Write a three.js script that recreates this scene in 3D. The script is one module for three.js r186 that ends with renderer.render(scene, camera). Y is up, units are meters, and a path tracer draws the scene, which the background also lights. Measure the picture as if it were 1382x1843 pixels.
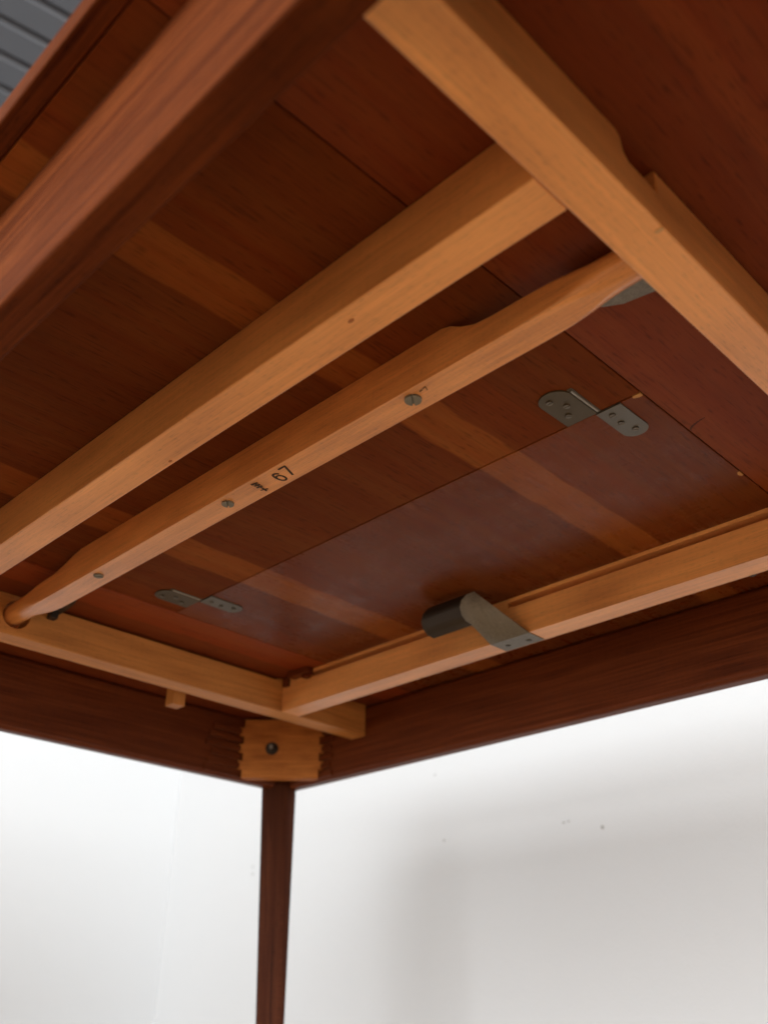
import * as THREE from 'three';
import { RoundedBoxGeometry } from 'three/addons/geometries/RoundedBoxGeometry.js';
import { mergeGeometries, toCreasedNormals } from 'three/addons/utils/BufferGeometryUtils.js';
import { RectAreaLightUniformsLib } from 'three/addons/lights/RectAreaLightUniformsLib.js';

// ---------------------------------------------------------------- camera, light, exposure
RectAreaLightUniformsLib.init();
const scene = new THREE.Scene();
scene.background = new THREE.Color(0x000000);
const renderer = new THREE.WebGLRenderer({ antialias: true });
renderer.toneMapping = THREE.LinearToneMapping;
renderer.toneMappingExposure = 1.16;
renderer.shadowMap.enabled = true;

const K = 0.65;                 // table units to metres
const TOP = 0.70;               // height of the underside of the table top
const camera = new THREE.PerspectiveCamera(56.72, 767 / 1024, 0.02, 30);
camera.position.set(1.1506, TOP - 0.4276, 0.9349);
camera.up.set(0.3374, 0.8737, 0.3505);
camera.lookAt(camera.position.x - 0.619, camera.position.y + 0.4864, camera.position.z - 0.6167);
camera.focus = 0.76;
camera.userData.fStop = 5.6;
scene.add(camera);

const WIN = { x0: 0.2, x1: 2.1, y0: 0.30, y1: 2.56, z: 4.0 };   // the window the daylight comes through
const day = new THREE.RectAreaLight(new THREE.Color(0.92, 0.97, 1.0), 12.6, WIN.x1 - WIN.x0 - 0.1, WIN.y1 - WIN.y0 - 0.1);
day.name = 'window_daylight';
day.position.set((WIN.x0 + WIN.x1) / 2, (WIN.y0 + WIN.y1) / 2, WIN.z + 0.03);
day.lookAt(day.position.x, day.position.y, -5);
scene.add(day);
const WIN2 = { z0: -0.3, z1: 2.6, y0: 0.50, y1: 2.56, x: 4.2 };                   // unseen window added as fill for the floor and walls
const day2 = new THREE.RectAreaLight(new THREE.Color(0.92, 0.97, 1.0), 9.0, WIN2.z1 - WIN2.z0 - 0.1, WIN2.y1 - WIN2.y0 - 0.1);
day2.name = 'added_fill_light';
day2.position.set(WIN2.x + 0.03, (WIN2.y0 + WIN2.y1) / 2, (WIN2.z0 + WIN2.z1) / 2);
day2.lookAt(-5, day2.position.y, day2.position.z);
scene.add(day2);

// ---------------------------------------------------------------- helpers
function rng(seed) { let a = seed >>> 0; return () => { a = (a + 0x6D2B79F5) | 0; let t = Math.imul(a ^ (a >>> 15), 1 | a); t = (t + Math.imul(t ^ (t >>> 7), 61 | t)) ^ t; return ((t ^ (t >>> 14)) >>> 0) / 4294967296; }; }
function noise2(seed, px = 256, py = 256) {      // tileable value noise with period px, py
  const r = rng(seed), g = new Float32Array(px * py); for (let i = 0; i < g.length; i++) g[i] = r();
  return (x, y) => {
    const xi = Math.floor(x), yi = Math.floor(y), fx = x - xi, fy = y - yi, sx = fx * fx * (3 - 2 * fx), sy = fy * fy * (3 - 2 * fy);
    const a = ((xi % px) + px) % px, b = (a + 1) % px, c = ((yi % py) + py) % py, d = (c + 1) % py;
    return (g[c * px + a] * (1 - sx) + g[c * px + b] * sx) * (1 - sy) + (g[d * px + a] * (1 - sx) + g[d * px + b] * sx) * sy;
  };
}
const toS = (l) => Math.round(255 * Math.min(1, Math.max(0, l <= 0.0031308 ? 12.92 * l : 1.055 * Math.pow(l, 1 / 2.4) - 0.055)));
function dataTex(w, h, fn, srgb) {
  const d = new Uint8Array(w * h * 4);
  for (let j = 0; j < h; j++) for (let i = 0; i < w; i++) {
    const c = fn(i, j), o = (j * w + i) * 4;
    if (srgb) { d[o] = toS(c[0]); d[o + 1] = toS(c[1]); d[o + 2] = toS(c[2]); } else { d[o] = d[o + 1] = d[o + 2] = Math.min(255, Math.max(0, c * 255)); }
    d[o + 3] = 255;
  }
  const t = new THREE.DataTexture(d, w, h, THREE.RGBAFormat);
  t.magFilter = t.minFilter = THREE.LinearFilter; t.wrapS = t.wrapT = THREE.RepeatWrapping;
  if (srgb) t.colorSpace = THREE.SRGBColorSpace;
  t.needsUpdate = true; return t;
}
// grain along u. o: {seed, col:[r,g,b], bands, fibre, pores, blotch, w, h, lu, lv (metres covered)}
function woodMaps(o) {
  const { w = 1024, h = 512, lu = 0.9, lv = 0.24 } = o;
  const nA = noise2(o.seed, 8, 64), nB = noise2(o.seed + 1, 16, 256), nC = noise2(o.seed + 2, 64, 512), nD = noise2(o.seed + 3, 16, 16), nP = noise2(o.seed + 4, 128, 512), nW = noise2(o.seed + 5, 8, 8);
  const val = (i, j) => {
    const u = i / w, v = j / h, wob = 0.6 * (nW(u * 8, v * 8) - 0.5);
    const band = nA(u * 8 + 3, v * 64 + wob * 4) - 0.5;
    const fib = nB(u * 16, v * 256 + wob * 6) - 0.5;
    const fine = nC(u * 64, v * 512) - 0.5;
    const blotch = nD(u * 16, v * 16) * 0.6 + nW(u * 8, v * 8) * 0.4 - 0.5;
    const pore = Math.max(0, nP(u * 128, v * 512) - 0.78) * 4.5;
    return { band, fib, fine, blotch, pore };
  };
  const map = dataTex(w, h, (i, j) => {
    const q = val(i, j);
    const m = 1 + o.bands * q.band + o.fibre * q.fib + 0.35 * o.fibre * q.fine + o.blotch * q.blotch - o.pores * q.pore;
    const t = 0.25 * o.bands * q.band + 0.3 * o.blotch * q.blotch;      // darker wood is also redder
    return [o.col[0] * m, o.col[1] * m * (1 + t), o.col[2] * m * (1 + 1.5 * t)];
  }, true);
  const bump = dataTex(w, h, (i, j) => { const q = val(i, j); return 0.5 + 0.25 * q.fib + 0.25 * q.fine - 0.35 * q.pore; }, false);
  map.repeat.set(1 / lu, 1 / lv); bump.repeat.set(1 / lu, 1 / lv);
  return { map, bumpMap: bump };
}
function grainUV(geo, axis, seed = 0) {           // uv in metres, u along the grain
  const r = rng(seed * 7919 + 13), ou = r() * 5, ov = r() * 5, p = geo.attributes.position, n = geo.attributes.normal;
  const uv = new Float32Array(p.count * 2), A = { x: 0, y: 1, z: 2 }[axis], B = (A + 1) % 3, C = (A + 2) % 3;
  for (let i = 0; i < p.count; i++) {
    const P = [p.getX(i), p.getY(i), p.getZ(i)], N = [Math.abs(n.getX(i)), Math.abs(n.getY(i)), Math.abs(n.getZ(i))];
    if (N[A] > 0.8) { uv[2 * i] = P[B] * 0.25 + ou; uv[2 * i + 1] = P[C] + ov; }
    else { uv[2 * i] = P[A] + ou; uv[2 * i + 1] = (N[B] > N[C] ? P[C] : P[B] + 0.13) + ov; }
  }
  geo.setAttribute('uv', new THREE.BufferAttribute(uv, 2));
  return geo;
}
function add(name, geo, mat, parent) {
  const m = new THREE.Mesh(geo, mat); m.name = name; m.castShadow = m.receiveShadow = true; parent.add(m); return m;
}
// the table stands with its middle at TC; table units (x, y, z) with y = 0 at the underside of the top
const TC = [0.572, 0.393];
const F = (x, y, z) => new THREE.Vector3(x * K - TC[0], TOP + y * K, z * K - TC[1]);
function boxG(x0, x1, y0, y1, z0, z1, axis, r = 0.0012, seed = 0) {      // box in table units, radius in metres
  const g = new RoundedBoxGeometry((x1 - x0) * K, (y1 - y0) * K, (z1 - z0) * K, 2, r);
  const c = F((x0 + x1) / 2, (y0 + y1) / 2, (z0 + z1) / 2); g.translate(c.x, c.y, c.z);
  return grainUV(g, axis, seed);
}
function profileX(shape, x0, x1, bevel = 0.0012) {   // shape drawn in (z, y) table units, extruded along x
  const s = new THREE.Shape(shape.getPoints(20).map((p) => new THREE.Vector2(-p.x * K, p.y * K)));
  for (const h of shape.holes) s.holes.push(new THREE.Path(h.getPoints(32).map((p) => new THREE.Vector2(-p.x * K, p.y * K))));
  const len = (x1 - x0) * K;
  const g = new THREE.ExtrudeGeometry(s, { depth: len - 2 * bevel, bevelEnabled: bevel > 0, bevelThickness: bevel, bevelSize: bevel, bevelOffset: -bevel, bevelSegments: 2, curveSegments: 16, steps: 1 });
  g.rotateY(Math.PI / 2);                              // local z (extrusion) -> x, local x -> -z
  const o = F(x0, 0, 0); g.translate(o.x + bevel, o.y, o.z);
  return g;
}
function sheet(rows, thick) {                        // closed thin sheet from a grid of points (rows[i][j])
  const n = rows.length, m = rows[0].length, P = [], idx = [], N = [];
  const at = (i, j) => rows[Math.min(n - 1, Math.max(0, i))][Math.min(m - 1, Math.max(0, j))];
  for (let i = 0; i < n; i++) for (let j = 0; j < m; j++) {
    const a = at(i + 1, j).clone().sub(at(i - 1, j)), b = at(i, j + 1).clone().sub(at(i, j - 1));
    N.push(a.cross(b).normalize());
  }
  for (const s of [0.5, -0.5]) for (let i = 0; i < n; i++) for (let j = 0; j < m; j++) { const q = rows[i][j].clone().addScaledVector(N[i * m + j], s * thick); P.push(q.x, q.y, q.z); }
  const V = (i, j, s) => s * n * m + i * m + j;
  for (let i = 0; i < n - 1; i++) for (let j = 0; j < m - 1; j++) {
    idx.push(V(i, j, 0), V(i + 1, j, 0), V(i + 1, j + 1, 0), V(i, j, 0), V(i + 1, j + 1, 0), V(i, j + 1, 0));
    idx.push(V(i, j, 1), V(i + 1, j + 1, 1), V(i + 1, j, 1), V(i, j, 1), V(i, j + 1, 1), V(i + 1, j + 1, 1));
  }
  const rim = (i, j, k, l) => idx.push(V(i, j, 0), V(i, j, 1), V(k, l, 1), V(i, j, 0), V(k, l, 1), V(k, l, 0));
  for (let i = 0; i < n - 1; i++) { rim(i + 1, 0, i, 0); rim(i, m - 1, i + 1, m - 1); }
  for (let j = 0; j < m - 1; j++) { rim(0, j, 0, j + 1); rim(n - 1, j + 1, n - 1, j); }
  const g = new THREE.BufferGeometry(); g.setAttribute('position', new THREE.Float32BufferAttribute(P, 3)); g.setIndex(idx);
  return grainUV(toCreasedNormals(g, 0.6), 'x', 5);
}

// ---------------------------------------------------------------- materials
const M = {};
{
  const beech = woodMaps({ seed: 11, col: [0.84, 0.385, 0.125], bands: 0.14, fibre: 0.14, pores: 0.24, blotch: 0.46 });
  M.beech = new THREE.MeshPhysicalMaterial({ ...beech, bumpScale: 0.0002, roughness: 0.38, specularIntensity: 1.0, clearcoat: 0.5, clearcoatRoughness: 0.38 });
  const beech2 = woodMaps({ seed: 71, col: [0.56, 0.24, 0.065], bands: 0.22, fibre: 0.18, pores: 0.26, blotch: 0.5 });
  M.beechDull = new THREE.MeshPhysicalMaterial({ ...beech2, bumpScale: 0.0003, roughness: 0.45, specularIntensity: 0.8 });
  const beech3 = woodMaps({ seed: 91, col: [0.74, 0.325, 0.105], bands: 0.12, fibre: 0.22, pores: 0.32, blotch: 0.36, lu: 0.5, lv: 0.12 });
  M.beechBar = new THREE.MeshPhysicalMaterial({ ...beech3, bumpScale: 0.0002, roughness: 0.3, clearcoat: 0.6, clearcoatRoughness: 0.3 });
  const teak = woodMaps({ seed: 31, col: [0.14, 0.033, 0.0085], lv: 0.15, bands: 0.42, fibre: 0.4, pores: 0.4, blotch: 0.4 });
  M.teak = new THREE.MeshPhysicalMaterial({ ...teak, bumpScale: 0.0003, roughness: 0.42, specularIntensity: 0.35 });
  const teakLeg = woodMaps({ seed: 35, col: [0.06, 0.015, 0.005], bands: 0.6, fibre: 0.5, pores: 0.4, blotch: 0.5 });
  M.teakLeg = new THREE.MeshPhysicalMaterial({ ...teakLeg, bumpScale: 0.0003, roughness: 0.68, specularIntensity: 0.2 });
  const teakOuter = woodMaps({ seed: 37, col: [0.105, 0.0245, 0.0055], lv: 0.15, bands: 0.5, fibre: 0.6, pores: 0.5, blotch: 0.5 });  // teak copy, colour darkened to offset strong window light on the near apron
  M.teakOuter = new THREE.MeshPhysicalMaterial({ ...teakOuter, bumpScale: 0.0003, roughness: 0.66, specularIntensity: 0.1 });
  M.steel = new THREE.MeshStandardMaterial({ color: new THREE.Color(0.33, 0.32, 0.29), metalness: 0.75, roughness: 0.5 });
  const st = noise2(401, 64, 64), st2 = noise2(402, 256, 256);
  const steelMap = dataTex(256, 256, (i, j) => { const v = 0.22 + 0.07 * (st(i / 6, j / 6) - 0.5) + 0.06 * (st2(i, j) - 0.5); return [v, v * 0.96, v * 0.86]; }, true);
  steelMap.repeat.set(20, 20);
  M.sheetSteel = new THREE.MeshStandardMaterial({ map: steelMap, metalness: 0.7, roughness: 0.52 });
  M.darkShadeSteel = new THREE.MeshStandardMaterial({ color: new THREE.Color(0.06, 0.05, 0.041), metalness: 0.7, roughness: 0.5 });  // dark fittings; also puts shade on the curled lip and one guide plate
  M.ink = new THREE.MeshStandardMaterial({ color: new THREE.Color(0.055, 0.030, 0.015), roughness: 0.8 });
  M.fadedInk = new THREE.MeshStandardMaterial({ color: new THREE.Color(0.15, 0.075, 0.03), roughness: 0.8 });
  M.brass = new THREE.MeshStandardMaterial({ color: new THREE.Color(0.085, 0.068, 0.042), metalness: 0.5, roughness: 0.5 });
  M.screwDark = new THREE.MeshStandardMaterial({ color: new THREE.Color(0.17, 0.16, 0.14), metalness: 0.6, roughness: 0.5 });
  M.screwHead = new THREE.MeshStandardMaterial({ color: new THREE.Color(0.22, 0.205, 0.16), metalness: 0.6, roughness: 0.5 });
  M.blockWood = new THREE.MeshPhysicalMaterial({ ...woodMaps({ seed: 131, col: [0.47, 0.165, 0.038], bands: 0.3, fibre: 0.25, pores: 0.3, blotch: 0.5, w: 256, h: 256, lu: 0.3, lv: 0.12 }), bumpScale: 0.0003, roughness: 0.6, specularIntensity: 0.3 });
  M.hingeSteel = new THREE.MeshStandardMaterial({ color: new THREE.Color(0.145, 0.14, 0.125), metalness: 0.6, roughness: 0.46 });
  M.knot = new THREE.MeshStandardMaterial({ color: new THREE.Color(0.42, 0.15, 0.045), roughness: 0.7 });
  M.paleWood = new THREE.MeshStandardMaterial({ color: new THREE.Color(0.62, 0.36, 0.16), roughness: 0.7 });
}

// ---------------------------------------------------------------- the setting
const set = (o) => { o.userData.kind = 'structure'; return o; };
{
  const X0 = -0.98, X1 = WIN2.x, Z0 = -0.455, Z1 = WIN.z, H = 2.65, T = 0.12;
  const wb = (name, x0, x1, y0, y1, z0, z1, m) => set(add(name, new THREE.BoxGeometry(x1 - x0, y1 - y0, z1 - z0).translate((x0 + x1) / 2, (y0 + y1) / 2, (z0 + z1) / 2), m, scene));
  const wn = noise2(501, 64, 64), wf = noise2(502, 512, 512);
  const plasterBump = dataTex(512, 512, (i, j) => 0.5 + 0.3 * (wn(i / 8, j / 8) - 0.5) + 0.4 * (wf(i, j) - 0.5), false);
  plasterBump.repeat.set(6, 4);
  const plaster = new THREE.MeshStandardMaterial({ color: new THREE.Color(0.66, 0.66, 0.662), roughness: 0.85, bumpMap: plasterBump, bumpScale: 0.0004 });
  const floorMaps = woodMaps({ seed: 611, col: [0.80, 0.45, 0.19], bands: 0.4, fibre: 0.2, pores: 0.2, blotch: 0.3, lu: 1.6, lv: 0.5, w: 512, h: 512 });
  const floorMat = new THREE.MeshStandardMaterial({ ...floorMaps, roughness: 0.6 });
  const fl = set(add('floor', grainUV(new THREE.BoxGeometry(X1 - X0 + 2 * T, 0.1, Z1 - Z0 + 2 * T).translate((X0 + X1) / 2, -0.05, (Z0 + Z1) / 2), 'x', 3), floorMat, scene));
  fl.userData.label = 'warm brown wooden floor under the table';
  const specks = [[0.194, 0.597, 3.2, 2.2], [0.204, 0.598, 2.6, 2.2], [0.269, 0.580, 3.6, 4.2], [-0.076, 0.600, 2.8, 3.2], [-0.097, 0.725, 2.6, 2.4], [-0.652, 0.611, 3.0, 3.6], [-0.650, 0.595, 3.4, 3.4]];
  wb('wall', X0 - T, X1 + T, 0, H, Z0 - T, Z0, plaster).userData.label = 'white plaster wall behind the long apron';
  const fleckMat = new THREE.MeshStandardMaterial({ color: new THREE.Color(0.34, 0.33, 0.31), roughness: 0.9 });
  const backWall = scene.getObjectByName('wall');
  for (const [x, y, rx, ry] of specks) add('dirt_fleck', new THREE.SphereGeometry(0.0006, 10, 8).scale(rx / 0.75, ry / 0.75, 1).translate(x, y, Z0), fleckMat, backWall);
  wb('wall_side', X0 - T, X0, 0, H, Z0, Z1, plaster).userData.label = 'white plaster wall meeting at the room corner';
  const plasterFill = new THREE.MeshStandardMaterial({ color: new THREE.Color(0.84, 0.80, 0.74), roughness: 0.85 });  // unseen walls made paler than the seen plaster to bounce more fill light
  // walls with window openings
  const opened = (a0, a1, b0, b1, y0, y1) => {
    const sh = new THREE.Shape([[a0, 0], [a1, 0], [a1, H], [a0, H]].map((p) => new THREE.Vector2(...p)));
    sh.holes.push(new THREE.Path([[b0, y0], [b0, y1], [b1, y1], [b1, y0]].map((p) => new THREE.Vector2(...p))));
    return new THREE.ExtrudeGeometry(sh, { depth: T, bevelEnabled: false });
  };
  set(add('wall_window', opened(X0 - T, X1 + T, WIN.x0, WIN.x1, WIN.y0, WIN.y1).translate(0, 0, Z1), plasterFill, scene));
  set(add('wall_end', opened(-Z1, -Z0, -WIN2.z1, -WIN2.z0, WIN2.y0, WIN2.y1).rotateY(Math.PI / 2).translate(X1, 0, 0), plasterFill, scene));
  // grey V-grooved boards of the ceiling
  const ceil = new THREE.Group(); ceil.name = 'ceiling'; set(ceil); ceil.userData.label = 'dark grey ribbed ceiling boards seen past the table edge';
  scene.add(ceil); ceil.position.set(0, H, 0); ceil.rotation.y = THREE.MathUtils.degToRad(-10);
  const grey = new THREE.MeshStandardMaterial({ color: new THREE.Color(0.055, 0.055, 0.061), roughness: 0.6 });
  const P = 0.1075, c = 0.016, e = 0.002;
  const bs = new THREE.Shape([[e, 0.03], [e, c], [c, 0], [P - c, 0], [P - e, c], [P - e, 0.03]].map((p) => new THREE.Vector2(...p)));
  const bg = new THREE.ExtrudeGeometry(bs, { depth: 6.6, bevelEnabled: false }).translate(0, 0, -1.6);
  for (let k = -8; k < 49; k++) { const b = add('ceiling_board', bg, grey, ceil); b.position.x = -0.494 - P + 0.008 + k * P; }
  const lid = add('ceiling_deck', new THREE.BoxGeometry(6.6, 0.03, 6.6).translate(1.9, 0.0455, 1.7), grey, ceil);
}
function windowUnit(W, H, [x, y, z], turn, label) {   // frame and glowing pane, base at the middle of the sill
  const w = new THREE.Group(); w.name = 'window'; scene.add(w);
  w.userData = { label, category: 'window', group: 'windows the daylight enters by' };
  w.position.set(x, y, z); w.rotation.y = turn;
  const paint = new THREE.MeshStandardMaterial({ color: new THREE.Color(0.8, 0.8, 0.78), roughness: 0.5 });
  const bar = (name, x0, x1, y0, y1, z0, z1) => add(name, new THREE.BoxGeometry(x1 - x0, y1 - y0, z1 - z0).translate((x0 + x1) / 2, (y0 + y1) / 2, (z0 + z1) / 2), paint, w);
  bar('frame', -W / 2, -W / 2 + 0.05, 0, H, 0.02, 0.1); bar('frame', W / 2 - 0.05, W / 2, 0, H, 0.02, 0.1);
  bar('frame', -W / 2 + 0.05, W / 2 - 0.05, 0, 0.05, 0.02, 0.1); bar('frame', -W / 2 + 0.05, W / 2 - 0.05, H - 0.05, H, 0.02, 0.1);
  add('pane', new THREE.BoxGeometry(W - 0.1, H - 0.1, 0.008).translate(0, H / 2, 0.06), new THREE.MeshStandardMaterial({ color: 0x000000, roughness: 0.2, emissive: new THREE.Color(0.92, 0.97, 1.0), emissiveIntensity: 1.2 }), w);
}
windowUnit(WIN.x1 - WIN.x0, WIN.y1 - WIN.y0, [(WIN.x0 + WIN.x1) / 2, WIN.y0, WIN.z], 0, 'white framed window facing the long apron of the table');
windowUnit(WIN2.z1 - WIN2.z0, WIN2.y1 - WIN2.y0, [WIN2.x, WIN2.y0, (WIN2.z0 + WIN2.z1) / 2], Math.PI / 2, 'unseen window added in the end wall for fill light');

// ---------------------------------------------------------------- the table
const table = new THREE.Group(); table.name = 'dining_table'; scene.add(table);
table.position.set(TC[0], 0, TC[1]);
table.userData = { label: 'underside of a dark teak extending dining table with pale beech rails', category: 'table' };

// veneered panels: grain along z, veneer leaves of different tone side by side along x
function veneer(seed, x0, x1, z0, z1, base, strips, marks, w = 1024, h = 1024) {
  const lx = (x1 - x0) * K, lz = (z1 - z0) * K;
  const nA = noise2(seed, 8, 256), nB = noise2(seed + 1, 16, 512), nC = noise2(seed + 2, 128, 1024), nD = noise2(seed + 3, 16, 16), nE = noise2(seed + 4, 64, 64), nP = noise2(seed + 5, 256, 1024);
  const S = [...strips].sort((a, b) => a[0] - b[0]);
  const tone = (x) => { let t = [1, 1, 1]; for (const [a, b, c] of S) { const k = Math.min(1, Math.max(0, (x - a) / 0.004 + 0.5)) * Math.min(1, Math.max(0, (b - x) / 0.004 + 0.5)); if (k > 0) t = t.map((v, i) => v * (1 - k) + c[i] * k); } return t; };
  const grain = (i, j) => {
    const u = i / w * lz, v = j / h * lx, wob = 0.012 * (nD(u * 9, v * 9) - 0.5);
    return { band: nA(u * 3, (v + wob) * 130) - 0.5, fib: nB(u * 12, (v + wob) * 520) - 0.5, fine: nC(u * 60, v * 1500) - 0.5, blot: nD(u * 14, v * 14) * 0.6 + nE(u * 40, v * 40) * 0.4 - 0.5, pore: Math.max(0, nP(u * 90, v * 900) - 0.7) * 3.4 };
  };
  const map = dataTex(w, h, (i, j) => {
    const z = z0 + (i + 0.5) / w * (z1 - z0), x = x0 + (j + 0.5) / h * (x1 - x0), q = grain(i, j), t = tone(x + 0.004 * (nE(z * 20, 3) - 0.5));
    const m = 1 + 0.10 * q.band + 0.11 * q.fib + 0.10 * q.fine + 0.22 * q.blot - 0.34 * q.pore, r = 0.22 * q.band + 0.1 * q.blot;
    let c = [base[0] * m * t[0], base[1] * m * (1 + r) * t[1], base[2] * m * (1 + 1.4 * r) * t[2]];
    if (marks) c = marks(x, z, c);
    return c;
  }, true);
  const bump = dataTex(w, h, (i, j) => { const q = grain(i, j); return 0.5 + 0.3 * q.fib + 0.2 * q.fine - 0.3 * q.pore; }, false);
  return { map, bumpMap: bump, bumpScale: 0.0002 };
}
function panelG(x0, x1, y0, y1, z0, z1) {
  const g = new RoundedBoxGeometry((x1 - x0) * K, (y1 - y0) * K, (z1 - z0) * K, 2, 0.0009), c = F((x0 + x1) / 2, (y0 + y1) / 2, (z0 + z1) / 2);
  const p = g.attributes.position, uv = g.attributes.uv;
  for (let i = 0; i < p.count; i++) uv.setXY(i, p.getZ(i) / ((z1 - z0) * K) + 0.5, p.getX(i) / ((x1 - x0) * K) + 0.5);
  return g.translate(c.x, c.y, c.z);
}
const SX = 1.3475, SL = 0.410, HZ = 0.6004, ZE = 1.273, ZO = 1.2925, ZF = -0.0889, XR = 1.849, TH = 0.034, GAP = 0.0007;
{
  const base = [0.152, 0.039, 0.009];
  const pale = [1.7, 1.95, 1.8], strips = [[1.105, 1.168, pale], [0.592, 0.664, pale], [1.168, 1.233, [1.1, 1.0, 0.9]], [0.83, 0.96, [0.92, 0.9, 0.9]], [0.664, 0.74, [1.0, 0.95, 0.9]], [0.41, 0.47, [1.15, 1.05, 0.95]]];
  const chips = (x, z, c) => {
    const d1 = Math.hypot((x - 1.344) / 1.4, (z - 0.598) / 0.7), d2 = Math.hypot((x - 1.346) / 0.6, z - 0.352);
    return d1 < 0.006 || d2 < 0.006 ? [0.5, 0.27, 0.09] : c;
  };
  const pr = noise2(1901, 32, 32), pr2 = noise2(1902, 128, 128), pr3 = noise2(1903, 8, 256);      // brushed, unevenly worn lacquer
  const patchy = dataTex(512, 512, (i, j) => 0.31 + 0.11 * (pr(i / 16, j / 16) - 0.5) + 0.08 * (pr2(i / 4, j / 4) - 0.5) + 0.10 * (pr3(i / 64, j / 2) - 0.5), false);
  const nearMat = new THREE.MeshPhysicalMaterial({ ...veneer(1001, SL, SX, HZ, ZE, base, strips, null), roughness: 0.7, specularIntensity: 0.1 });
  const farMat = new THREE.MeshPhysicalMaterial({ ...veneer(1101, SL, SX, ZF, HZ, base, strips, chips), roughness: 1, roughnessMap: patchy, specularIntensity: 0.15 });
  const crack = (x, z, c) => { const t = (x - 1.349) / 0.026; if (t < 0 || t > 1) return c; const zz = 0.488 + 0.019 * Math.sqrt(t) - 0.004 * t; return Math.abs(z - zz) < 0.0018 * (1.2 - 0.8 * t) ? c.map((v) => v * 0.3) : c; };
  const redBase = [0.20, 0.042, 0.0095];
  const rightMat = new THREE.MeshPhysicalMaterial({ ...veneer(1201, SX, XR, ZF, ZE, redBase, [[1.47, 1.6, [0.95, 0.95, 0.95]], [1.60, 1.66, [1.15, 1.12, 1.05]]], crack), roughness: 0.55, specularIntensity: 0.25 });
  const leftMat = new THREE.MeshPhysicalMaterial({ ...veneer(1301, -0.0889, SL, ZF, ZE, redBase, [[0.33, 0.41, [1.3, 1.2, 1.1]], [0.27, 0.33, [0.9, 0.88, 0.88]]], null, 512, 512), roughness: 0.5, specularIntensity: 0.35 });
  const P = (name, x0, x1, z0, z1, m, label) => { const o = add(name, panelG(x0 + GAP, x1 - GAP, 0, TH, z0 + GAP, z1 - GAP), m, table); if (label) o.userData.label = label; return o; };
  P('extension_leaf', SL, SX, HZ, ZE, nearMat, 'dull half of the folding leaf, the turning bar screwed across it');
  P('extension_leaf', SL, SX, ZF, HZ, farMat, 'glossy half of the folding leaf with pale veneer stripes');
  P('tabletop_board', SX, XR, ZF, ZE, rightMat, 'reddish fixed end of the top with a small crack');
  P('tabletop_board', -0.0889, SL, ZF, ZE, leftMat, 'fixed end of the top over the corner block');
  // solid edge strips along the two long sides
  for (const [x0, x1, s] of [[-0.0889, SL, 1], [SL, SX, 2], [SX, XR, 3]]) {
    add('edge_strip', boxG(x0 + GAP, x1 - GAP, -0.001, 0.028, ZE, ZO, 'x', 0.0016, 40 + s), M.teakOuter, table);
  }
  // tongues that close the joints from above
  add('joint_tongue', boxG(SX - 0.012, SX + 0.012, TH * 0.4, TH * 0.7, ZF + 0.01, ZE - 0.01, 'z', 0.001, 51), M.teak, table);
  add('joint_tongue', boxG(SL - 0.012, SL + 0.012, TH * 0.4, TH * 0.7, ZF + 0.01, ZE - 0.01, 'z', 0.001, 52), M.teak, table);
}
// aprons
const AH = -0.1464, AT = 0.0353, ZI = 1.2099;
{
  const e = 0.0003;
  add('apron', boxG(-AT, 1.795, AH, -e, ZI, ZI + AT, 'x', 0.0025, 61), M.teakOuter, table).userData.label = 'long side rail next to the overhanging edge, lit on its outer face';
  add('apron', boxG(-AT, 1.795, AH, -e, -AT, 0, 'x', 0.006, 62), M.teak, table);
  add('apron', boxG(-AT + 0.001, 0, AH + 0.001, -e, e, ZI - e, 'z', 0.006, 63), M.teak, table);
  add('apron', boxG(1.76, 1.794, AH + 0.001, -e, e, ZI - e, 'z', 0.003, 64), M.teak, table);
  // interlocking fingers where the corner block is let into the aprons
  for (let k = 0; k < 6; k++) {
    const y = -0.030 - k * 0.0195;
    add('joint_finger', boxG(-0.002, 0.005, y - 0.0125, y, 0.128 + (k % 2) * 0.006, 0.215 + (k % 3) * 0.008, 'z', 0.0006, 70 + k), M.teak, table);
    add('joint_finger', boxG(0.122, 0.165 + (k % 2) * 0.006, y - 0.0125, y, -0.002, 0.005, 'x', 0.0006, 80 + k), M.teak, table);
  }
}
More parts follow.
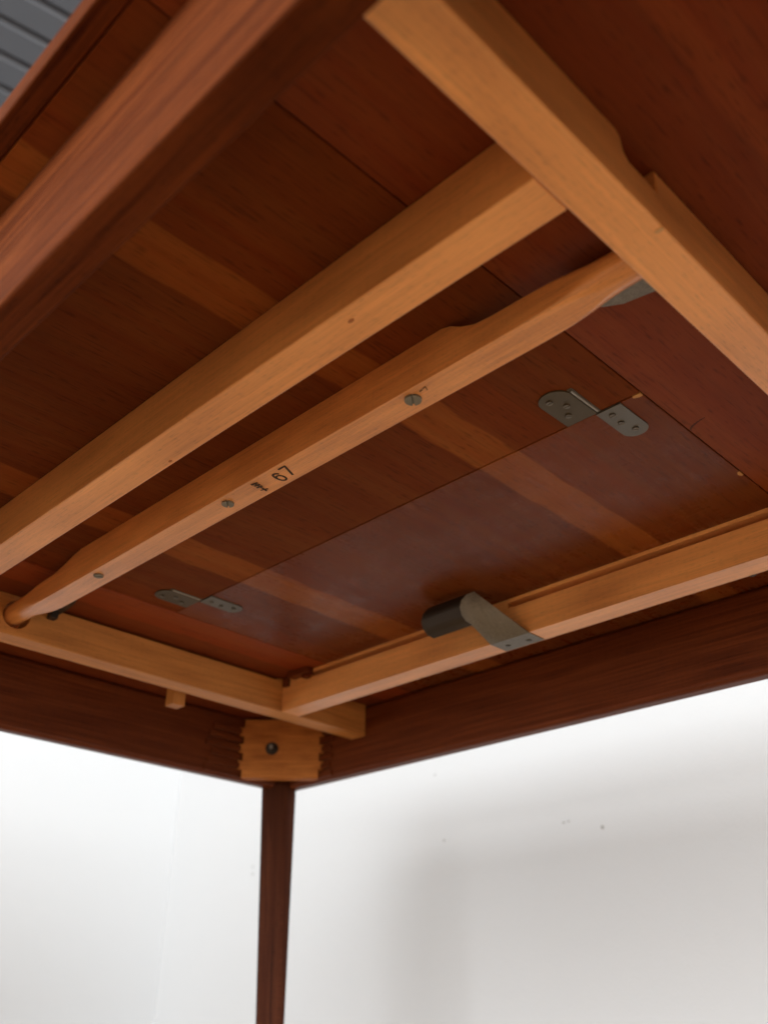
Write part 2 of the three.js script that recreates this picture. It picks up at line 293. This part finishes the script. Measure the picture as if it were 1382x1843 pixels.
// legs
function legG(top, bot) {                           // outlines (x, z) at y = AH + 0.02 and at y = -0.63, carried on to the floor
  const ya = -0.075, y0 = -0.15, y1 = -0.63, yb = -TOP / K;
  const at = (y) => top.map((p, i) => { const t = Math.max(0, (y - y0) / (y1 - y0)); return [p[0] + (bot[i][0] - p[0]) * t, p[1] + (bot[i][1] - p[1]) * t]; });
  const ring = (pts) => {                            // rounded outline
    const out = [], n = pts.length, r = 0.006;
    for (let i = 0; i < n; i++) {
      const a = new THREE.Vector2(...pts[(i + n - 1) % n]), b = new THREE.Vector2(...pts[i]), c = new THREE.Vector2(...pts[(i + 1) % n]);
      const p = b.clone().add(a.clone().sub(b).setLength(r)), q = b.clone().add(c.clone().sub(b).setLength(r));
      for (const t of [0, 0.33, 0.67, 1]) out.push(p.clone().multiplyScalar((1 - t) * (1 - t)).addScaledVector(b, 2 * t * (1 - t)).addScaledVector(q, t * t));
    }
    return out;
  };
  const ys = [ya, y0, -0.4, y1, yb], P = [], idx = []; let n = 0;
  for (const y of ys) { const r = ring(at(y)); n = r.length; for (const p of r) { const v = F(p.x, y, p.y); P.push(v.x, v.y, v.z); } }
  for (let k = 0; k < ys.length - 1; k++) for (let i = 0; i < n; i++) { const a = k * n + i, b = k * n + (i + 1) % n, c = a + n, d = b + n; idx.push(a, b, d, a, d, c); }
  for (const [k, flip] of [[0, 0], [ys.length - 1, 1]]) for (let i = 1; i < n - 1; i++) flip ? idx.push(k * n, k * n + i + 1 - 0, k * n + i) && 0 : idx.push(k * n, k * n + i, k * n + i + 1);
  const g = new THREE.BufferGeometry(); g.setAttribute('position', new THREE.Float32BufferAttribute(P, 3)); g.setIndex(idx);
  return grainUV(toCreasedNormals(g, 0.5), 'y', 91);
}
{
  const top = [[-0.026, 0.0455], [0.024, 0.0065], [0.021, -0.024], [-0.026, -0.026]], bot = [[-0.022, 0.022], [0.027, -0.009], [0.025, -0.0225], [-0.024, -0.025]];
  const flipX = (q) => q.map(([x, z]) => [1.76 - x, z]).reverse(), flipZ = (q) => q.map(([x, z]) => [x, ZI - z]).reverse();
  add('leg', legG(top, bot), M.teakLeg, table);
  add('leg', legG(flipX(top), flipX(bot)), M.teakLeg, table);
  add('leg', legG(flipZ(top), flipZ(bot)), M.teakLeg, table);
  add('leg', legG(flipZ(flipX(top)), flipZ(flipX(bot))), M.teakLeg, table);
}
// beech frame
const DC = -0.0707;
{
  const sh = (pts) => new THREE.Shape(pts.map((p) => new THREE.Vector2(p[0], p[1])));
  // cross beam with the notch cut in its upper edge
  const nb = sh([[0.0006, DC], [1.209, DC], [1.209, -0.0004], [0.934, -0.0004], [0.9275, -0.006], [0.925, -0.022], [0.919, -0.028], [0.876, -0.029], [0.8745, -0.002], [0.0006, -0.002]]);
  add('cross_beam', grainUV(profileX(nb, 1.4837, 1.5287), 'z', 101), M.beech, table).userData.label = 'beech cross beam with a notch in its upper edge';
  // cross beam with the bearing hole of the turning bar
  const fb = sh([[0.0006, DC], [1.209, DC], [1.209, -0.0006], [0.80, -0.0006], [0.795, -0.005], [0.26, -0.005], [0.25, -0.0006], [0.0006, -0.0006]]);
  const hole = new THREE.Path(); hole.absarc(0.8235, -0.0335, 0.0238, 0, Math.PI * 2, true); fb.holes.push(hole);
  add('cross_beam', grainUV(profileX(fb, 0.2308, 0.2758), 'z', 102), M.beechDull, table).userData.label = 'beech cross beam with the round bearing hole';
  add('long_rail', boxG(0.2763, 1.4830, DC, -0.0004, 0.9467, 0.9920, 'x', 0.0012, 103), M.beech, table).userData.label = 'plain beech rail beside the turning bar';
  // grooved rail
  const g1 = sh([[0.1961, DC], [0.2414, DC], [0.2414, -0.0174], [0.2150, -0.0174], [0.2150, -0.0065], [0.2414, -0.0065], [0.2414, -0.0006], [0.1961, -0.0006]]);
  const g0 = sh([[0.1961, DC], [0.2414, DC], [0.2414, -0.0006], [0.1961, -0.0006]]);
  const rail = [profileX(g1, 0.355, 0.800, 0.0003), profileX(g0, 0.800, 0.868, 0.0003), profileX(g1, 0.868, 1.4832, 0.0003), profileX(g0, 0.2763, 0.355, 0.0003)].map((g) => grainUV(g, 'x', 104));
  add('long_rail', mergeGeometries(rail), M.beech, table).userData.label = 'beech rail with a dark sliding groove';
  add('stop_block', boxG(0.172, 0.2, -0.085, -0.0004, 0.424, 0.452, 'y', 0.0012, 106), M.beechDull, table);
  // slim steel slide behind the plain rail
  add('slide_strip', boxG(1.285, 1.40, -0.0505, -0.0035, 0.9325, 0.9345, 'x', 0.0004, 108), M.darkShadeSteel, table);
}
// small knots and nail marks in the beech
for (const [x, y, z, r, m] of [[1.26, DC, 0.976, 0.0016, 'knot'], [1.272, DC, 0.194, 0.0022, 'nail'], [0.93, DC, 0.953, 0.0013, 'knot'], [1.5245, DC, 0.876, 0.0018, 'pale']]) {
  const g = new THREE.CylinderGeometry(r, r, 0.0006, 14).scale(1.5, 1, 0.8), c = F(x, y, z); g.translate(c.x, c.y - 0.0001, c.z);
  add(m === 'nail' ? 'nail_head' : m === 'pale' ? 'dent' : 'knot', g, m === 'nail' ? M.darkShadeSteel : m === 'pale' ? M.paleWood : M.knot, table);
}
// corner block with bolt
{
  const A = [0.0005, 0.1395], B = [0.1395, 0.0005], L = Math.hypot(B[0] - A[0], B[1] - A[1]) * K, yT = -0.008, yB = -0.141, n = 7;
  const s = new THREE.Shape(), y0 = yB * K, y1 = yT * K, dy = (y1 - y0) / n, d = 0.0075;
  const pts = [];
  for (let k = 0; k < n; k++) { const a = y0 + k * dy; pts.push([L - (k % 2 ? 0.001 : d), a], [L - (k % 2 ? 0.001 : d), a + dy]); }
  for (let k = n - 1; k >= 0; k--) { const a = y0 + k * dy; pts.push([k % 2 ? 0.001 : d, a + dy], [k % 2 ? 0.001 : d, a]); }
  pts.forEach((p, i) => (i ? s.lineTo(...p) : s.moveTo(...p)));
  const g = new THREE.ExtrudeGeometry(s, { depth: 0.017, bevelEnabled: true, bevelThickness: 0.0008, bevelSize: 0.0004, bevelSegments: 1 });
  g.translate(0, 0, -0.0178);
  grainUV(g, 'x', 107);
  const blk = add('corner_block', g, M.blockWood, table);
  const o = F(A[0], 0, A[1]); blk.position.copy(o); blk.rotation.y = Math.atan2(A[1] - B[1], B[0] - A[0]);
  const cx = (0.055 - A[0]) * Math.SQRT2 * K, cy = -0.075 * K;
  const cyl = (r0, r1, h, seg, z) => new THREE.CylinderGeometry(r0, r1, h, seg).rotateX(Math.PI / 2).translate(cx, cy, z + h / 2);
  add('washer', cyl(0.0092, 0.0096, 0.0018, 28, 0.0001), M.darkShadeSteel, blk);
  add('nut', cyl(0.0062, 0.0065, 0.0055, 6, 0.0018), M.darkShadeSteel, blk);
  add('bolt', cyl(0.0028, 0.0032, 0.011, 16, 0.0019), M.steel, blk);
}
// slotted screw lying in the plane y = const, head facing down; centre in table units
function screw(parent, x, y, z, r, turn, mat = M.screwHead) {
  const half = (s) => { const sh = new THREE.Shape(); const w = r * 0.13, a = Math.asin(w / r); sh.absarc(0, 0, r, a, Math.PI - a, false); sh.closePath(); const g = new THREE.ExtrudeGeometry(sh, { depth: r * 0.24, bevelEnabled: true, bevelThickness: r * 0.07, bevelSize: r * 0.05, bevelOffset: -r * 0.05, bevelSegments: 2, curveSegments: 14 }); if (s) g.rotateZ(Math.PI); return g; };
  const core = new THREE.CylinderGeometry(r * 0.9, r * 0.9, r * 0.1, 24).rotateX(Math.PI / 2).translate(0, 0, 0).toNonIndexed();
  const g = mergeGeometries([half(0), half(1), core].map((q) => (q.index ? q.toNonIndexed() : q)));
  const m = add('screw', g, mat, parent), p = F(x, y, z);
  m.rotation.set(Math.PI / 2, 0, turn); m.position.copy(p).add(new THREE.Vector3(0, r * 0.03, 0)).sub(parent === table ? new THREE.Vector3() : parent.position);
  return m;
}
// turning bar: square in the middle, coved down to round ends
{
  const zc = 0.8267, hw = 0.0187, secs = [], N = 48;
  const key = [[0.245, -0.0150, -0.0505, 1.0, 0.90], [0.30, -0.0145, -0.0515, 1.0, 0.94], [0.335, -0.0150, -0.0525, 0.92, 0.97], [0.362, -0.0165, -0.0540, 0.55, 1], [0.385, -0.0180, -0.0550, 0.20, 1], [0.41, -0.0185, -0.0552, 0.06, 1], [0.435, -0.0180, -0.0552, 0.04, 1], [0.47, -0.0110, -0.0552, 0.03, 1], [0.495, -0.0035, -0.0552, 0.03, 1], [0.515, -0.0004, -0.0552, 0.03, 1],
    [1.258, -0.0004, -0.0552, 0.03, 1], [1.270, -0.0040, -0.0552, 0.03, 1], [1.284, -0.0130, -0.0552, 0.03, 1], [1.302, -0.0200, -0.0552, 0.05, 1], [1.325, -0.0225, -0.0552, 0.06, 1], [1.365, -0.0225, -0.0552, 0.10, 1], [1.395, -0.0225, -0.0552, 0.22, 1], [1.418, -0.0225, -0.0550, 0.5, 1], [1.438, -0.0220, -0.0546, 0.85, 1], [1.455, -0.0215, -0.0542, 1, 1], [1.50, -0.0215, -0.0535, 1, 0.95]];
  const P = [], idx = [];
  const sm = (a, b, t) => a + (b - a) * t;
  const xs = [];
  for (let k = 0; k < key.length - 1; k++) { const st = k === 9 ? 1 : 3; for (let q = 0; q < st; q++) { const t = q / st; xs.push(key[k].map((v, i) => sm(v, key[k + 1][i], t))); } }
  xs.push(key[key.length - 1]);
  for (const [x, yt, yb, rd, ws] of xs) {
    const a = hw * ws, h = (yt - yb) / 2, yc = (yt + yb) / 2, r = rd * Math.min(a, h);
    for (let i = 0; i < N; i++) {                       // rounded rectangle: 4 corners with N/4 points each
      const c = Math.floor(i / (N / 4)), t = (i % (N / 4)) / (N / 4 - 1), ang = (c + t) * Math.PI / 2;
      const sx = c === 0 || c === 3 ? 1 : -1, sy = c < 2 ? 1 : -1;
      const v = F(x, yc + sy * (h - r) + Math.sin(ang) * r, zc + sx * (a - r) + Math.cos(ang) * r); P.push(v.x, v.y, v.z);
    }
  }
  for (let k = 0; k < xs.length - 1; k++) for (let i = 0; i < N; i++) { const a = k * N + i, b = k * N + (i + 1) % N; idx.push(a, a + N, b + N, a, b + N, b); }
  for (const [k, f] of [[0, 1], [xs.length - 1, 0]]) for (let i = 1; i < N - 1; i++) f ? idx.push(k * N, k * N + i, k * N + i + 1) : idx.push(k * N, k * N + i + 1, k * N + i);
  const g = new THREE.BufferGeometry(); g.setAttribute('position', new THREE.Float32BufferAttribute(P, 3)); g.setIndex(idx);
  g.computeVertexNormals();
  const bar = add('turning_bar', grainUV(g, 'x', 121), M.beechBar, table);
  bar.userData.label = 'beech turning bar with rounded ends, stamped 67';
  const yb = -0.0552;
  screw(bar, 1.202, yb - 0.0002, 0.830, 0.0061, 0.9); screw(bar, 0.875, yb - 0.0002, 0.830, 0.0052, 0.75); screw(bar, 0.560, yb - 0.0002, 0.832, 0.0048, 2.2);
  // stamped figures as flat ink strokes
  const stroke = (pts, wd, dy = 0.0004) => {
    const gs = [];
    for (let i = 0; i < pts.length - 1; i++) {
      const a = pts[i], b = pts[i + 1], dx = b[0] - a[0], dz = b[1] - a[1], l = Math.hypot(dx, dz);
      const q = new THREE.BoxGeometry((l + wd * 0.7) * K, 0.0002, wd * K), c = F((a[0] + b[0]) / 2, yb - dy + i * 0.00001, (a[1] + b[1]) / 2);
      q.rotateY(-Math.atan2(dz, dx)); q.translate(c.x, c.y, c.z); gs.push(q);
    }
    return mergeGeometries(gs);
  };
  const six = [[0.9782, 0.8318], [0.9751, 0.8346], [0.9709, 0.8343], [0.9686, 0.8292], [0.9685, 0.8238], [0.9699, 0.8188], [0.9734, 0.8163], [0.9767, 0.8178], [0.978, 0.822], [0.9771, 0.8265], [0.9738, 0.8291], [0.9704, 0.8284], [0.9688, 0.8262]];
  const cr = new THREE.CatmullRomCurve3(six.map((p) => new THREE.Vector3(p[0], 0, p[1]))).getPoints(36).map((p) => [p.x, p.z]);
  add('stamped_figure', stroke(cr, 0.0026), M.ink, bar).userData.label = 'black stamped figure 6';
  add('stamped_figure', stroke([[0.9866, 0.8380], [0.9976, 0.8380], [0.9896, 0.8189]], 0.0028), M.ink, bar).userData.label = 'black stamped figure 7';
  const smudge = [stroke([[0.9345, 0.838], [0.9425, 0.8365]], 0.003), stroke([[0.935, 0.8335], [0.9415, 0.832]], 0.003, 0.0005), stroke([[0.9338, 0.829], [0.941, 0.8275]], 0.0026, 0.0006), stroke([[0.9395, 0.836], [0.9365, 0.8165]], 0.0022, 0.0007), stroke([[0.9325, 0.822], [0.9415, 0.8185]], 0.0016, 0.0008)];
  add('stamped_mark', mergeGeometries(smudge), M.ink, bar).userData.label = 'smudged black stamp beside the figures';
  add('pencil_mark', mergeGeometries([stroke([[1.2225, 0.8365], [1.2265, 0.8375], [1.2245, 0.832]], 0.0011), stroke([[1.2165, 0.8345], [1.2178, 0.8352]], 0.0016), stroke([[1.2190, 0.8352], [1.2205, 0.8358]], 0.0014)]), M.fadedInk, bar);
}
// steel guide plates beside the ends of the turning bar
{
  const plate = (pts) => {
    const s = new THREE.Shape(pts.map(([x, z]) => new THREE.Vector2(x * K - TC[0], -(z * K - TC[1]))));
    return grainUV(new THREE.ExtrudeGeometry(s, { depth: 0.002, bevelEnabled: false }).rotateX(-Math.PI / 2).translate(0, TOP - 0.0075, 0), 'x', 7);
  };
  add('guide_plate', plate([[1.398, 0.776], [1.405, 0.767], [1.422, 0.757], [1.455, 0.751], [1.4835, 0.7505], [1.4835, 0.815], [1.398, 0.815]]), M.sheetSteel, table);
  add('guide_plate', plate([[0.2762, 0.80], [0.2762, 0.7505], [0.31, 0.751], [0.345, 0.757], [0.362, 0.767], [0.37, 0.776], [0.37, 0.80]]), M.darkShadeSteel, table);  // twin of the other plate, its shade put into a darker steel colour
  add('catch_pin', boxG(0.2762, 0.292, -0.026, -0.006, 0.758, 0.772, 'y', 0.001, 8), M.darkShadeSteel, table);
  add('slide_stop', mergeGeometries([boxG(0.315, 0.372, -0.0125, -0.001, 0.2416, 0.262, 'x', 0.001, 9), boxG(0.352, 0.366, -0.020, -0.011, 0.2416, 0.256, 'x', 0.001, 10), boxG(0.284, 0.30, -0.022, -0.004, 0.2416, 0.25, 'x', 0.001, 11)]), M.teak, table);
}
// hinges: two offset plates each, with three screws
function hinge(dx) {
  const h = new THREE.Group(); h.name = 'hinge'; table.add(h);
  const plate = (x0, x1, z0, z1, end) => {              // rounded at its far end
    const s = new THREE.Shape(), r = (x1 - x0) / 2, m = (x0 + x1) / 2;
    const q = (x, z) => [(x) * K - TC[0], -(z * K - TC[1])];
    const pts = [];
    if (end > 0) { pts.push([x0, z0], [x1, z0]); for (let i = 0; i <= 14; i++) { const a = Math.PI * i / 14; pts.push([m + Math.cos(a) * r, z1 - r * 0.9 + Math.sin(a) * r * 0.9]); } }
    else { pts.push([x1, z1], [x0, z1]); for (let i = 0; i <= 14; i++) { const a = Math.PI * i / 14; pts.push([m - Math.cos(a) * r, z0 + r * 0.9 - Math.sin(a) * r * 0.9]); } }
    pts.forEach((p, i) => (i ? s.lineTo(...q(...p)) : s.moveTo(...q(...p))));
    return grainUV(new THREE.ExtrudeGeometry(s, { depth: 0.0016, bevelEnabled: true, bevelThickness: 0.0002, bevelSize: 0.0003, bevelSegments: 1 }).rotateX(-Math.PI / 2).translate(0, TOP - 0.0011, 0), 'x', 17);
  };
  add('hinge_plate', plate(1.2475, 1.2885, 0.6025, 0.6745, 1), M.brass, h);
  add('hinge_plate', plate(1.2865, 1.3195, 0.527, 0.5995, -1), M.hingeSteel, h);
  const kn = new THREE.CylinderGeometry(0.0011, 0.0011, 0.055 * K, 10).rotateX(Math.PI / 2), c = F(1.2915, -0.0005, 0.632); kn.translate(c.x, c.y, c.z);
  add('knuckle', kn, M.steel, h);
  add('slot_shade_strip', boxG(1.2885, 1.2950, -0.0006, 0.004, 0.6015, 0.664, 'z', 0.0002, 18), M.brass, h);  // solid dark strips standing in for the shade inside the knuckle gap
  add('slot_shade_strip', boxG(1.2835, 1.2955, -0.0007, 0.004, 0.651, 0.662, 'z', 0.0002, 19), M.brass, h);
  for (const [x, z] of [[1.261, 0.659], [1.272, 0.640], [1.262, 0.622], [1.300, 0.586], [1.2985, 0.565], [1.305, 0.543]]) screw(h, x, -0.0026, z, 0.0026, x * 31 + z * 17, M.screwDark);
  h.position.x = dx;
  h.userData.label = dx ? 'steel hinge of the leaf close to the bearing hole' : 'steel hinge of the leaf close to the notched beam';
  return h;
}
hinge(0); hinge(-0.803 * K);
// sheet steel catch screwed under the grooved rail
{
  const fold = [[0.829, -0.0716, 0.2425], [0.909, -0.0716, 0.2425]];
  // the end of the plate curls up into a hollow catch
  const arc = [[0.8365, -0.0545, 0.2985], [0.8335, -0.0515, 0.3115], [0.832, -0.043, 0.3205], [0.8335, -0.031, 0.3265], [0.838, -0.0195, 0.3265], [0.8445, -0.0095, 0.3205], [0.8525, -0.0035, 0.3105]];
  const V = (p) => F(...p), lerp = (a, b, t) => a.map((v, i) => v + (b[i] - v) * t);
  const rows = [], R = 10;
  for (let i = 0; i <= R; i++) { const t = i / R; rows.push(arc.map((p, j) => V(lerp(lerp(fold[0], fold[1], j / (arc.length - 1)), p, t)))); }
  const catchM = add('leaf_catch', sheet(rows, 0.0012), M.sheetSteel, table);
  catchM.userData.label = 'bent sheet steel catch on the grooved rail';
  const flange = boxG(0.829, 0.909, -0.0724, -0.0709, 0.200, 0.2432, 'x', 0.0004, 22);
  add('flange', flange, M.sheetSteel, catchM);
  const back = []; for (let i = 0; i <= 4; i++) back.push(arc.map((p) => V([p[0] - 0.086 * i / 4, p[1], p[2]])));
  add('curled_lip', sheet(back, 0.0012), M.darkShadeSteel, catchM);  // same sheet as the plate, coloured darker for its side turned from the light
  screw(catchM, 0.848, -0.0728, 0.220, 0.0028, 0.4, M.screwDark); screw(catchM, 0.889, -0.0728, 0.216, 0.0028, 1.9, M.screwDark);
}
renderer.render(scene, camera);
